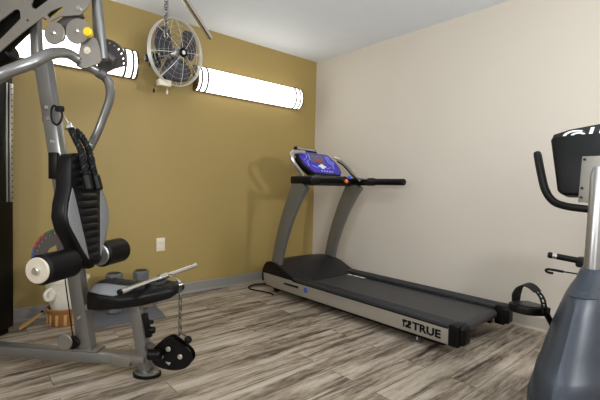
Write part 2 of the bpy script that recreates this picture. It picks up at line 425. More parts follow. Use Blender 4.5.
    for k in range(5): MB().cyl(fr @ Vector((-.02+k*.035, .030, .003)), fr @ Vector((-.02+k*.035, .030, .007)), .009, 12).build('button', 'lilac', fo)
    g = MB(); g.cyl(fr @ Vector((.01, .082, .003)), fr @ Vector((.01, .082, .009)), .028, 24); g.box(fr @ Vector((.01, .082, .007)), (.10, .018, .006), fr.to_3x3(), bev=.002)
    g.build('keypad', 'white', fo, label='pale keypad below the screen')
    MB().box(fr @ Vector((.0, .155, .009)), (.07, .022, .002), fr.to_3x3()).build('screen_readout', 'red', fo)
    g = MB(); g.box(fr @ Vector((-.10, hgt+.028, -.015)), (.27, .055, .03), fr.to_3x3(), bev=.008); g.build('reading_rack', 'blackp', TM)
    g = MB(); g.box(fr @ Vector((-.10, hgt+.032, .002)), (.23, .024, .004), fr.to_3x3(), bev=.001); g.build('rack_trim', 'alu', TM)
    # neck below the console
    MB().box((-.59, -.76, 1.12), (.30, .10, .075), bev=.02, seg=3).build('console_neck', 'dgrey', TM)
treadmill()

cord = MB().tube([(-.78, -.30, .008), (-.80, -.20, .008), (-.92, -.15, .008), (-1.03, -.18, .008), (-1.07, -.27, .008), (-1.04, -.37, .008), (-1.012, -.46, .008), (-1.01, -.56, .008)], .0065, 10, smooth=8).build('looped_power_cord', 'rub')
tag(solo(cord, (-.95, -.35, 0)), 'black power cord looped on the floor at the front of the treadmill', 'cord')

# ------------------------------------------------------------------ wall lights
def wall_light(xa, xb, label):
    t = thing('wall_light', label, 'wall light', ((xa+xb)/2, 0, 1.90), group='linear wall lights on the olive wall')
    zc, hh, dp = 2.015, .112, .085
    MB().box(((xa+xb)/2, -.012, zc), (xb-xa, .022, hh*2+.012), bev=.004).build('back_plate', 'wall_fix', t)
    def half(x0, x1, sc=1.0, n=14):
        def f(i, j):
            a = math.pi*i/(n-1); return Vector((x0+(x1-x0)*j, -.022-dp*sc*math.sin(a), zc+hh*sc*math.cos(a)))
        return f
    MB().grid(half(xa+.016, xb-.016), 14, 2, close_u=True, caps=True).build('diffuser', 'glow', t, label='glowing white diffuser')
    for x in (xa+.008, xb-.008): MB().grid(half(x-.008, x+.008, 1.04), 14, 2, close_u=True, caps=True).build('end_cap', 'wall_fix', t)
    for x in (xa+.045, xa+.105, xb-.045, xb-.105): MB().grid(half(x-.008, x+.008, 1.07), 14, 2, close_u=True, caps=True).build('band', 'dplate', t)
wall_light(-1.575, -.285, 'lit linear wall light with metal bands, to the right of the fan')
wall_light(-3.38, -2.10, 'lit linear wall light seen behind the home gym, left of the fan')

# ------------------------------------------------------------------ outlet
t = thing('power_outlet', 'cream duplex power outlet on the olive wall beside the home gym', 'outlet', (-1.866, 0, .42))
MB().box((-1.866, -.003, .48), (.078, .006, .12), bev=.002).build('cover_plate', 'cream', t)
for z in (.457, .503): MB().box((-1.866, -.0065, z), (.035, .003, .030), bev=.001).build('socket', 'cream', t)

# ------------------------------------------------------------------ fan
def fan():
    c = Vector((-1.878, -.33, 2.098)); hd = R(286); n = Vector((math.cos(hd), math.sin(hd), -.12)).normalized()
    t = thing('wall_fan', 'round wall fan with grey wire guard and dark blades', 'fan', (-1.95, 0, 1.78))
    fr = frame(c, Vector((0, 0, 1)).cross(n), n.cross(Vector((0, 0, 1)).cross(n)))
    P = lambda r_, a, z: fr @ Vector((r_*math.cos(a), r_*math.sin(a), z))
    RR = .262
    def dome(r_, sgn): return sgn*(.018+.062*(1-(r_/RR)**2.2))
    for sgn, nm in ((1, 'front_guard'), (-1, 'rear_guard')):
        mb = MB()
        for k in range(6):
            r_ = .06+k*.036
            mb.tube([P(r_, 2*math.pi*i/40, dome(r_, sgn)) for i in range(40)], .0007, 5, closed=True)
        for k in range(8 if sgn > 0 else 8):
            a = 2*math.pi*k/8+.2
            mb.tube([P(.04+(RR-.04)*q/6, a, dome(.04+(RR-.04)*q/6, sgn)) for q in range(7)], .0024, 6)
        for k in range(16):
            a = 2*math.pi*k/16
            mb.tube([P(.09+(RR-.09)*q/4, a+.05*q, dome(.09+(RR-.09)*q/4, sgn)) for q in range(5)], .0005, 4)
        mb.build(nm, 'guard', t)
    mb = MB(); mb.tube([P(RR, 2*math.pi*i/48, 0) for i in range(48)], [.0055]*48, 8, closed=True)
    mb.tube([P(RR, 2*math.pi*i/48, .016) for i in range(48)], .004, 6, closed=True)
    mb.tube([P(RR, 2*math.pi*i/48, -.016) for i in range(48)], .004, 6, closed=True); mb.build('guard_rim', 'guard', t)
    mb = MB(); mb.cyl(P(0, 0, .072), P(0, 0, .088), .036, 28, .004); mb.build('hub_badge', 'blackp', t)
    MB().cyl(P(0, 0, .086), P(0, 0, .0895), .016, 20).build('hub_centre', 'white', t)
    mb = MB(); mb.cyl(P(0, 0, -.03), P(0, 0, .04), .045, 28, .008); mb.build('hub', 'alu', t)
    for k in range(3):
        a0 = R(38)+k*2*math.pi/3
        def bf(i, j):
            u = i/8.0; r_ = .04+.19*(j/8.0); wdt = .55+.62*math.sin(math.pi*min(1, .15+.62*j/8.0)); wdt *= (1 if j < 7 else (.85 if j == 7 else .6))
            return P(r_, a0+(u-.5)*wdt*1.35, (u-.5)*.05)
        b = MB(); b.grid(bf, 9, 9); o = b.build('blade', 'blade', t)
        md = o.modifiers.new('thick', 'SOLIDIFY'); md.thickness = .003
    mb = MB(); mb.cyl(P(0, 0, -.045), P(0, 0, -.17), .062, 28, .015); mb.build('motor', 'alu', t)
    mb = MB(); mp = P(0, 0, -.12)
    mb.bar(mp, (-1.93, -.012, 2.10), .035, .05); mb.box((-1.93, -.006, 2.10), (.10, .012, .12), bev=.003); mb.bar(mp, (-1.955, -.27, 1.85), .02, .02, (0, 1, 0)); mb.build('wall_bracket', 'blackp', t)
    MB().box((-2.10, -.28, 2.02), (.03, .05, .05), bev=.008).build('tilt_clamp', 'blackp', t)
    MB().tube([(-2.10, -.28, 2.02), (-1.95, -.24, 2.06)], .008, 8).build('clamp_arm', 'blackp', t)
    MB().box((-1.97, -.30, 1.84), (.10, .07, .05), bev=.006).build('switch_box', 'cream', t, label='cream switch box under the guard')
    for x, z, m_, nm in ((-2.055, 1.76, 'rub', 'pull_cord'), (-1.945, 1.765, 'cream', 'pull_cord')):
        mb = MB(); mb.tube([(x+(.035 if m_ == 'rub' else 0), -.31, 1.86), (x, -.31, z+.02)], .0015, 6); mb.tube([(x, -.31, z+.025), (x, -.31, z+.01), (x, -.31, z-.01)], [.003, .008, .007], 12); mb.build(nm, m_, t)
    MB().box(P(.14, R(172), -.02), (.05, .003, .035), fr.to_3x3()).build('red_patch', 'red', t)  # small flat red patch inside the guard
fan()

# ------------------------------------------------------------------ home gym (own frame: x forward along its base, y away from the lens)
GA = R(-47); GO = Vector((-2.489, -1.39, 0))
GM = Matrix.Translation(GO) @ Matrix.Rotation(GA, 4, 'Z')
GY = thing('home_gym', 'grey multi station home gym with black pads, foam rollers and weight tower', 'home gym', GO, GA, world=False)
XZ = lambda y: frame((0, y, 0), (1, 0, 0), (0, 0, 1))   # plate in the x-z plane; its normal is -y
def ringof(c, r_, n=14, sq=1.0): return [(c[0]+r_*math.cos(2*math.pi*k/n), c[1]+r_*math.sin(2*math.pi*k/n)) for k in range(n)]
def smoothpoly(p, n=5):
    o = []; m = len(p)
    for i in range(m):
        a, b, c, d = [Vector(p[(i+k-1) % m]) for k in range(4)]
        for k in range(n):
            t = k/n; o.append(tuple(.5*((2*b)+(c-a)*t+(2*a-5*b+4*c-d)*t*t+(3*b-a-3*c+d)*t**3)))
    return o
def gym():
    g = GY
    # base
    mb = MB(); mb.bar((-1.30, 0, .088), (-.02, 0, .088), .075, .062, bev=.014); mb.build('base_beam', 'frame', g)
    MB().bar((-1.30, -.30, .06), (-1.30, .07, .06), .08, .06, bev=.01).build('rear_crossbar', 'frame', g)
    for y in (-.26,): MB().box((-1.30, y, .0155), (.10, .09, .031), bev=.004).build('rubber_foot', 'rub', g)
    # front foot and post
    mb = MB(); mb.lathe([(.001, 0), (.068, 0), (.068, .016), (.001, .016)], Matrix.Diagonal((1.1, .8, 1, 1))); mb.build('rubber_foot', 'rub', g)
    mb = MB(); mb.lathe([(.001, .016), (.062, .016), (.060, .028), (.04, .034), (.001, .034)], Matrix.Diagonal((1.1, .8, 1, 1)))
    mb.bar((0, 0, .03), (-.068, 0, .405), .062, .062, (0, 1, 0), .008); mb.build('front_post', 'frame', g)
    mb = MB(); mb.box((-.055, -.0, .098), (.12, .10, .03), bev=.004); mb.box((-.12, -.045, .085), (.10, .012, .05), bev=.002); mb.build('post_bracket', 'plate', g)
    mb = MB(); mb.bar((.028, -.034, .22), (.0, -.034, .345), .03, .02, (0, 1, 0), .003); mb.cyl((.035, -.04, .26), (.06, -.04, .262), .018, 16, .004)
    mb.cyl((.02, -.03, .30), (.045, -.03, .30), .010, 12); mb.build('pull_pin', 'blackp', g)
    # main leaning post
    a, b = Vector((-.338, 0, .119)), Vector((-.338-.322*1.56/1.941, 0, .119+1.56))
    mb = MB(); mb.bar(a, b, .058, .078, (1, 0, 0), .009); mb.box((-.335, 0, .124), (.15, .075, .012), bev=.003); mb.build('main_post', 'frame', g)
    MB().bar((-.628, .0, 1.62), (-.650, 0, 2.09), .040, .048, (1, 0, 0), .006).build('upper_post', 'frame', g)
    px = lambda z: -.338-(z-.119)*.322/1.941
    for z in (1.42, 1.36, 1.24, .30): MB().cyl((px(z)-.0, -.029, z), (px(z), -.036, z), .009, 12).build('bolt', 'chrome', g)
    mb = MB(); mb.cyl((px(1.375)-.035, .035, 1.375), (px(1.375)-.035, .05, 1.375), .055, 30, .003); mb.build('guide_pulley', 'dplate', g)
    # weight tower behind
    sx, sy, sz = -1.177, .08, .04
    mb = MB(); mb.box((sx-.22, sy+.185, (sz+2.15)/2), (.44, .37, 2.15-sz), bev=.006); sh = mb.build('weight_tower', 'blackp', g, label='tall black weight stack shroud')
    mb = MB()
    mb.box((sx+.004, sy+.352, 1.275), (.010, .030, .78), bev=.002); mb.box((sx+.002, sy+.318, 1.275), (.008, .010, .78), bev=.001)
    rl = mb.build('guide_rail', 'alu', sh, label='silver rail with small holes')
    for k in range(20): MB().cyl((sx+.008, sy+.352, .91+k*.038), (sx+.0105, sy+.352, .91+k*.038), .005, 8).build('rail_hole', 'dgrey', sh)
    MB().box((sx-.22, sy+.185, .02), (.40, .33, .04), bev=.004).build('tower_base', 'blackp', g)
    MB().bar((-1.28, .05, 2.10), (-.66, 0, 2.08), .05, .06, bev=.006).build('top_beam', 'frame', g)
    MB().bar((-1.15, .04, 2.10), (-1.15, .40, 2.10), .05, .05, bev=.006).build('top_beam', 'frame', g)
    MB().bar((-.68, 0, 2.07), (.10, 0, 2.25), .055, .065, bev=.006).build('top_boom', 'frame', g)
    mb = MB(); mb.cyl((.09, -.012, 2.19), (.09, .012, 2.19), .05, 28, .004); mb.box((.09, -.018, 2.22), (.05, .005, .12)); mb.box((.09, .018, 2.22), (.05, .005, .12)); mb.build('high_pulley', 'blackp', g)
    # pierced truss plates
    outer = [(-1.02, 1.50), (-.92, 1.578), (-.733, 1.726), (-.617, 1.811), (-.528, 1.867), (-.505, 1.852), (-.484, 1.845), (-.44, 1.868), (-.358, 1.872), (-.325, 1.873), (-.287, 1.909), (-.26, 1.958), (-.223, 2.071), (-.25, 2.12), (-.44, 2.153), (-.717, 2.037), (-.917, 1.941), (-1.06, 1.80)]
    op1 = [(-.844, 1.759), (-.775, 1.85), (-.688, 1.908), (-.668, 1.911), (-.656, 1.898), (-.653, 1.862), (-.747, 1.777), (-.804, 1.732), (-.83, 1.733)]
    op2 = [(-.583, 1.957), (-.594, 1.932), (-.589, 1.912), (-.567, 1.909), (-.495, 1.955), (-.418, 2.013), (-.42, 2.035), (-.494, 2.045), (-.56, 2.01)]
    slot = [(-.506, 1.879), (-.489, 1.894), (-.434, 1.915), (-.417, 1.916), (-.412, 1.905), (-.422, 1.892), (-.478, 1.863), (-.497, 1.862)]
    dots = [ringof((-.635, 1.955), .007, 8), ringof((-.77, 1.905), .007, 8), ringof((-.615, 1.852), .007, 8)]
    tr = MB().plate(outer, .006, XZ(-.08), [op1[::-1], op2[::-1], slot[::-1]]+[d[::-1] for d in dots]).build('truss_plate', 'plate', g, smooth=False, label='pierced grey steel plate')
    for x, z in ((-.33, 1.905), (-.30, 1.99), (-.95, 1.75)): MB().cyl((x, -.087, z), (x, -.094, z), .012, 8).build('bolt', 'chrome', tr)
    # black arms seen through the openings
    mb = MB(); mb.bar((-1.05, -.02, 1.60), (-.66, -.02, 1.925), .05, .15, bev=.01); mb.bar((-.62, -.02, 1.94), (-.40, -.02, 2.10), .05, .14, bev=.01); mb.build('swing_arm', 'blackp', g)
    mb = MB(); mb.cyl((-1.12, .02, 1.585), (-.80, .02, 1.742), .058, 28, .01); mb.build('arm_pad', 'foam', g, label='black foam pad under the steel plate')
    mb = MB(); mb.bar((-.50, -.03, 1.815), (-.36, -.03, 1.91), .03, .06, bev=.006); mb.build('link_arm', 'dplate', g)
    # twin discs, yellow knob
    for c, r_ in (((-.460, 1.781), .056), ((-.335, 1.789), .064)):
        mb = MB(); mb.cyl((c[0], -.088, c[1]), (c[0], -.096, c[1]), r_, 36, .003); mb.cyl((c[0], -.05, c[1]), (c[0], -.088, c[1]), .03, 20); d = mb.build('pivot_disc', 'plate', g)
        MB().tube([(c[0], -.096, c[1]), (c[0], -.102, c[1]), (c[0], -.108, c[1])], [.012, .012, .006], 14).build('bolt', 'chrome', d)
    mb = MB(); mb.tube([(-.262, -.08, 1.770), (-.247, -.125, 1.765), (-.247, -.13, 1.765), (-.247, -.147, 1.765), (-.247, -.152, 1.765)], [.006, .006, .021, .022, .016], 20); mb.build('adjusting_knob', 'yellow', g, label='round yellow knob')
    # triangular lug with bolt
    tri = smoothpoly([(-.330, 1.735), (-.29, 1.76), (-.247, 1.756), (-.220, 1.650), (-.27, 1.622), (-.318, 1.610), (-.345, 1.64)], 3)
    lg = MB().plate(tri, .008, XZ(-.066)).build('pivot_lug', 'plate', g)
    MB().tube([(-.293, -.072, 1.698), (-.293, -.080, 1.698)], .018, 20).tube([(-.293, -.08, 1.698), (-.293, -.086, 1.698)], .009, 8).build('bolt', 'cap', lg)
    # upright tubes of the press lever
    mb = MB(); mb.tube([(-.280, -.02, 2.12), (-.273, -.03, 2.00), (-.257, -.03, 1.86), (-.240, -.03, 1.70), (-.236, -.03, 1.665)], .0235, 18, smooth=4); mb.build('lever_tube', 'frame', g)
    mb = MB(); mb.bar((-.30, .0, 2.05), (-.29, .0, 1.74), .02, .035, (1, 0, 0)); mb.build('lever_strut', 'plate', g)
    mb = MB(); mb.tube([(-.29, .0, 1.735), (-.21, .03, 1.675)], .022, 16); mb.build('lever_stub', 'dplate', g)
    # selector sector with holes
    sec = smoothpoly([(-.349, 1.804), (-.308, 1.815), (-.267, 1.803), (-.232, 1.775), (-.203, 1.731), (-.197, 1.690)], 1)
    sec = [(-.349, 1.804)]+[(-.315+.138*math.cos(R(a)), 1.682+.138*math.sin(R(a))) for a in range(100, -6, -8)]+[(-.249, 1.655), (-.314, 1.628), (-.349, 1.673)]
    hl = [ringof((-.315+.119*math.cos(R(a)), 1.682+.119*math.sin(R(a))), .0062, 8)[::-1] for a in (72, 57, 42, 28, 14, 1)]
    MB().plate(sec[::-1], .006, XZ(.10), hl).build('selector_plate', 'dplate', g, smooth=False, label='dark quarter disc with a row of holes')
    # press arm
    pth = [(-.90, -.37, 1.33), (-.74, -.37, 1.385), (-.60, -.365, 1.452), (-.50, -.34, 1.515), (-.42, -.29, 1.572), (-.395, -.23, 1.625), (-.388, -.16, 1.660), (-.374, -.10, 1.672), (-.346, -.05, 1.652), (-.301, 0, 1.621), (-.280, .05, 1.600), (-.268, .08, 1.560), (-.280, .10, 1.490), (-.325, .11, 1.386), (-.365, .11, 1.291), (-.430, .12, 1.185)]
    MB().tube(pth, [.028, .028, .028, .028, .028, .027, .026, .025, .025, .025, .025, .025, .023, .022, .022, .022], 20, smooth=6).build('press_arm', 'frame', g, label='bent grey press arm tube')
    for p, q in (((-.352, -.06, 1.654), (-.325, -.03, 1.640)), ((-.292, .01, 1.618), (-.272, .04, 1.602))): MB().cyl(p, q, .031, 24, .004).build('collar', 'dplate', g)
    MB().cyl((-1.02, -.36, 1.30), (-.86, -.37, 1.345), .034, 20, .006).build('arm_grip', 'foam', g)
    # back rest
    lean = .12
    bx = lambda z: -.298-(z-.60)*lean
    fb = frame((bx(.58), 0, .58), (0, 1, 0), (-lean, 0, 1))   # normal of this frame points to +x
    hf = [(.050, 0), (.085, .05), (.135, .14), (.178, .22), (.190, .28), (.172, .35), (.135, .43), (.118, .52), (.105, .575), (.07, .602)]
    out = hf+[(0, .612)]+[(-x, y) for x, y in hf[::-1]]
    br = MB().plate(out, .085, fb @ Matrix.Translation((0, 0, -.085)), bev=.016).build('backrest', 'black', g, label='black moulded backrest')
    for s_ in (-1, 1):
        wing = [(s_*.050, .04), (s_*.085, .09), (s_*.125, .16), (s_*.165, .23), (s_*.173, .28), (s_*.155, .34), (s_*.118, .42), (s_*.112, .40), (s_*.098, .33), (s_*.080, .22), (s_*.062, .12)]
        if s_ < 0: wing = wing[::-1]
        MB().plate(wing, .006, fb @ Matrix.Translation((0, 0, -.002)), bev=.002).build('side_panel', 'grey', br, label='grey side panel of the backrest')
    def ribs(i, j):
        v = j/110.0; z = .03+.56*v; hw = .040+.058*min(1, z/.40); u = -1+2*i/10.0
        return fb @ Vector((u*hw, z, .001+.012*abs(math.sin(math.pi*14*v))**.5*(1-abs(u)**4)))
    MB().grid(ribs, 11, 111).build('ribbed_panel', 'black', br, ang=60)
    mb = MB(); mb.bar((px(.72)+.03, 0, .72), (bx(.72)-.09, 0, .72), .05, .05); mb.bar((px(1.08)+.03, 0, 1.08), (bx(1.08)-.09, 0, 1.08), .05, .05); mb.build('backrest_bracket', 'dplate', g)
    mb = MB(); mb.box((px(1.13)-.0, -.04, 1.11), (.05, .02, .14), bev=.004); mb.build('backrest_hinge', 'blackp', g)
    # range selector behind the rollers
    c = Vector((-.462, .605)); ad = [(c.x+.175*math.cos(R(a)), c.y+.175*math.sin(R(a))) for a in range(180, 84, -8)]+[(c.x+.02, c.y+.02), (c.x+.03, c.y-.05), (c.x-.06, c.y-.06), (c.x-.12, c.y-.03)]
    win = [(c.x-.095, c.y+.02), (c.x-.075, c.y+.06), (c.x-.03, c.y+.085), (c.x-.02, c.y+.03)]
    hh = [ringof((c.x+.150*math.cos(R(a)), c.y+.150*math.sin(R(a))), .0065, 8) for a in range(172, 96, -11)]
    sp = MB().plate(ad, .006, XZ(-.035), [win]+hh).build('range_selector', 'dplate', g, smooth=False, label='dark arc plate with colour coded holes')
    for k, (a, mm) in enumerate(((176, 'blue'), (165, 'blue'), (152, 'red'), (141, 'red'), (129, 'red'), (116, 'green'), (104, 'green'))):
        MB().box((c.x+.167*math.cos(R(a)), -.0425, c.y+.167*math.sin(R(a))), (.022, .001, .010), Matrix.Rotation(R(90-a), 3, 'Y')).build('colour_mark', mm, sp)
    MB().cyl((c.x, -.033, c.y), (c.x, .0, c.y), .03, 20).build('pivot_hub', 'plate', g)
    # foam rollers
    rz, rx = .622, -.325
    mb = MB(); mb.cyl((rx-.02, -.34, rz), (rx+.015, .27, rz+.008), .0135, 18); mb.build('roller_axle', 'alu', g)
    for y0, y1, xx in ((-.345, -.145, -.338), (.085, .275, -.318)):
        rl = MB().cyl((xx-.008, y0, rz), (xx+.008, y1, rz), .071, 40, .012).build('foam_roller', 'foam', g)
        mb = MB(); mb.cyl((xx-.008, y0+.002, rz), (xx-.0085, y0-.010, rz), .060, 36, .004); mb.build('end_disc', 'cap' if y0 < 0 else 'alu', rl, label='pale end disc' if y0 < 0 else 'silver end disc')
        mb = MB(); mb.cyl((xx-.0085, y0-.009, rz), (xx-.009, y0-.024, rz), .017, 18, .003); mb.build('end_bolt', 'chrome', rl)
    MB().box((-.345, .0, .598), (.06, .05, .07), bev=.008).build('axle_mount', 'blackp', g)
    MB().bar((px(.6)+.02, 0, .60), (-.34, 0, .605), .045, .045).build('axle_bracket', 'dplate', g)
    # seat
    SX = [-.285, -.27, -.20, -.09, .01, .10, .160, .175]
    TE = [.440, .462, .452, .440, .458, .480, .492, .480]     # top edge height
    TC = [.455, .492, .500, .492, .496, .502, .500, .484]     # crown height
    BT = [.400, .368, .372, .386, .404, .428, .445, .455]
    HW = [.090, .108, .118, .118, .112, .104, .090, .070]
    def seatf(i, j):
        w_, te, tc, bt = HW[j], TE[j], TC[j], BT[j]
        q = [(-w_*.9, bt), (-w_, bt+.012), (-w_, te-.012), (-w_*.96, te), (-w_*.5, tc), (0, tc), (w_*.5, tc), (w_*.96, te), (w_, te-.012), (w_, bt+.012), (w_*.9, bt), (0, bt)]
        return Vector((SX[j], q[i][0], q[i][1]))
    st = MB().grid(seatf, 12, 8, close_u=True, caps=True).build('seat', 'black', g, label='black padded seat', ang=60)
    def lerp(T_, x):
        for k in range(len(SX)-1):
            if SX[k] <= x <= SX[k+1]: return T_[k]+(T_[k+1]-T_[k])*(x-SX[k])/(SX[k+1]-SX[k])
    for s_ in (-1, 1):
        def wf(i, j):
            x = -.268+.23*j/10; u0 = .94-.30*max(0, j-6)/4; u = .52+(u0-.52)*i/3.0; w_ = lerp(HW, x)
            z = lerp(TC, x)+(lerp(TE, x)-lerp(TC, x))*max(0, (u-.5)/.46)
            return Vector((x, s_*w_*u, z+.004))
        o_ = MB().grid(wf, 4, 11).build('side_panel', 'grey', st, label='grey side panel of the seat')
        o_.modifiers.new('thick', 'SOLIDIFY').thickness = .004
    def sr(i, j):
        v = j/80.0; u = -1+2*i/8.0; x = -.265+.37*v
        return Vector((x, u*.052, lerp(TC, x)+.002+.009*abs(math.sin(math.pi*9*v))**.5*(1-abs(u)**4)))
    MB().grid(sr, 9, 81).build('ribbed_panel', 'dgrey', st, ang=60)
    MB().bar((-.36, 0, .352), (.04, 0, .390), .05, .03, bev=.005).build('seat_rail', 'plate', g)
    # low pulley assembly on the front post
    cam = smoothpoly([(.066, .163), (.108, .218), (.167, .252), (.204, .234), (.241, .21), (.278, .177), (.284, .136), (.248, .097), (.184, .082), (.11, .093), (.072, .122)], 3)
    hx = [ringof((.165, .190), .013), ringof((.225, .150), .013)]
    tri1 = [(.120, .180), (.135, .150), (.130, .140), (.118, .150)]; tri2 = [(.145, .125), (.175, .122), (.165, .108)]
    for y in (-.09, -.05):
        pl = MB().plate(cam, .005, XZ(y), []).build('pulley_plate', 'blackp', g)
        if y == -.09:
            for q in ((.160, .190), (.222, .155)): MB().cyl((q[0], -.0955, q[1]), (q[0], -.0995, q[1]), .013, 18, .002).build('bolt', 'alu', pl)
            for q in (tri1, tri2): MB().plate(q, .002, XZ(-.0955)).build('wedge_plate', 'alu', pl)
    for q in ((.160, .185), (.222, .150)): MB().cyl((q[0], -.087, q[1]), (q[0], -.058, q[1]), .048, 28, .004).build('pulley_wheel', 'dplate', g)
    MB().bar((.0, -.0, .16), (.10, -.07, .155), .05, .03).build('pulley_arm', 'dplate', g)
    mb = MB(); mb.cyl((.070, -.125, .168), (.135, -.125, .172), .026, 24, .004); mb.bar((.03, -.03, .15), (.085, -.12, .165), .03, .03); mb.build('pivot_sleeve', 'blackp', g)
    MB().cyl((.244, -.07, .226), (.262, -.07, .244), .019, 18, .005).build('cable_stop', 'rub', g)
    MB().tube([(.193, -.05, .238), (.205, -.05, .258), (.235, -.06, .25)], .006, 10, smooth=4).build('cable_eye', 'dplate', g)
    # floor pulley and cable behind the beam
    mb = MB(); mb.cyl((-.436, -.055, .172), (-.436, -.045, .172), .043, 30, .003); mb.build('floor_pulley', 'plate', g)
    mb = MB(); mb.cyl((-.400, -.044, .165), (-.400, -.020, .165), .035, 24, .003); mb.bar((-.42, -.03, .10), (-.42, -.03, .17), .03, .03); mb.build('floor_pulley', 'blackp', g)
    MB().tube([(-.388, -.05, .19), (-.430, -.05, .48), (-.445, -.05, .60)], .0032, 8).build('cable', 'rub', g)
gym()

def gpt(x, y, z): return GM @ Vector((x, y, z))
def link(mb, c, d, side, ln=.021, wd=.014, r_=.0033):
    d = Vector(d).normalized(); side = Vector(side); side = (side-d*d.dot(side)).normalized()
    pts = []
    for k in range(12):
        a = 2*math.pi*k/12; pts.append(Vector(c)+side*wd*.55*math.cos(a)+d*(ln*.5*math.sin(a)+ (.25*ln if math.sin(a) > .01 else (-.25*ln if math.sin(a) < -.01 else 0))))
    mb.tube(pts, r_, 6, closed=True)
def chain(name, a, b, label, cat, step=.021, sag=0, **kw):
    a, b = Vector(a), Vector(b); n = max(2, round((b-a).length/step)); mb = MB()
    for k in range(n+1):
        c = a.lerp(b, k/n)+Vector((0, 0, -sag*math.sin(math.pi*k/n)))
        link(mb, c, b-a, (1, .3, 0) if k % 2 else (-.3, 1, 0), **kw)
    o = mb.build(name, 'dsteel'); return tag(solo(o, tuple(b)), label, cat)
chain('pulley_chain', gpt(.192, -.03, .492), gpt(.193, -.03, .268), 'thin steel chain running from the seat end down to the low pulley', 'chain', step=.024)
chain('steel_chain', gpt(.089, 0, 2.062), gpt(.089, 0, 1.80), 'steel chain hanging in front of the wall fan', 'chain', step=.030, ln=.028, wd=.020, r_=.0038)

# lat bar
t = thing('lat_bar', 'chrome lat pulldown bar with a bent end hanging at the ceiling beside the fan', 'bar', gpt(.09, 0, 2.09), 0)
MB().tube([gpt(.09, -.58, 1.96), gpt(.09, -.42, 2.07), gpt(.09, -.34, 2.094), gpt(.09, 0, 2.10), gpt(.092, .16, 2.098), gpt(.10, .26, 2.075), gpt(.115, .40, 2.035), gpt(.13, .56, 1.990)], .0170, 18, smooth=5).build('bar', 'chrome', t)
mb = MB(); mb.torus(gpt(.09, 0, 2.13), .018, .004, gpt(1, 0, 0)-gpt(0, 0, 0), 20); mb.build('swivel', 'alu', t)

# tricep rope
t = thing('tricep_rope', 'black braided tricep rope hanging over the top of the backrest', 'rope', gpt(-.37, -.03, 1.02), 0)
def braid(path, name):
    mb = MB(); pts = [Vector(p) for p in path]; q = []
    for i in range(len(pts)-1):
        p0, p1, p2, p3 = pts[max(i-1, 0)], pts[i], pts[i+1], pts[min(i+2, len(pts)-1)]
        for k in range(16):
            s_ = k/16; q.append(.5*((2*p1)+(p2-p0)*s_+(2*p0-5*p1+4*p2-p3)*s_*s_+(3*p1-p0-3*p2+p3)*s_**3))
    q.append(pts[-1]); L_ = 0
    rings = [[] for _ in range(3)]; nn = Vector((1, 0, 0))
    for i, p in enumerate(q):
        d = (q[min(i+1, len(q)-1)]-q[max(i-1, 0)]).normalized(); nn = (nn-d*nn.dot(d)).normalized(); b = d.cross(nn)
        if i: L_ += (q[i]-q[i-1]).length
        for s_ in range(3):
            a = L_*105+s_*2*math.pi/3; rings[s_].append(p+(nn*math.cos(a)+b*math.sin(a))*.0085)
    for s_ in range(2): mb.tube(rings[s_], .0092, 8)
    o = mb.build(name, 'rub', t)
    mb = MB(); mb.tube(rings[2], .0092, 8); mb.build('highlight_strand', 'dgrey', o)  # third strand coloured greyer to stand in for highlights along the twist
G = gpt
braid([G(-.405, -.045, 1.305), G(-.375, -.05, 1.25), G(-.345, -.05, 1.19), G(-.326, -.056, 1.12), G(-.305, -.060, 1.05)], 'rope_leg')
braid([G(-.400, -.015, 1.300), G(-.370, -.01, 1.27), G(-.336, .0, 1.20), G(-.312, -.008, 1.12), G(-.288, -.014, 1.055)], 'rope_leg')
for a, b in (((-.310, -.060, 1.065), (-.290, -.060, .985)), ((-.292, -.014, 1.065), (-.270, -.014, .985))):
    MB().cyl(G(*a), G(*b), .024, 22, .006).build('rubber_stop', 'blackp', t)
MB().tube([G(-.425, -.045, 1.302), G(-.425, -.03, 1.325), G(-.412, -.012, 1.306)], .013, 12, smooth=4).build('rope_clamp', 'alu', t)
for q in ((-.36, .045, 1.225),): MB().lathe([(.001, -.012), (.012, -.008), (.016, 0), (.012, .008), (.001, .012)], Matrix.Translation(G(*q)), 16).build('steel_ball', 'alu', t)
t = thing('carabiner', 'small steel snap hook joining the black rope to the loop on the grey post', 'carabiner', gpt(-.44, -.03, 1.33), 0)
MB().tube([G(-.425, -.03, 1.322), G(-.432, -.03, 1.34), G(-.46, -.03, 1.385), G(-.475, -.03, 1.40)], .0045, 10, smooth=4).build('stem', 'alu', t)
MB().torus(G(-.426, -.03, 1.330), .012, .003, G(0, 1, 0)-G(0, 0, 0), 18).build('ring', 'alu', t)
o = MB().tube([G(-.478, -.045, 1.41), G(-.50, -.045, 1.425), G(-.515, -.045, 1.40), G(-.51, -.045, 1.345), G(-.485, -.045, 1.325), G(-.462, -.045, 1.345), G(-.455, -.045, 1.385)], .0055, 10, smooth=6, closed=True)
o.box(G(-.468, -.045, 1.408), (.045, .022, .030), Matrix.Rotation(GA, 3, 'Z'), bev=.007)
o = o.build('cable_loop', 'rub'); tag(solo(o, gpt(-.485, -.045, 1.32)), 'black cable loop with rubber stop in front of the grey post', 'cable')

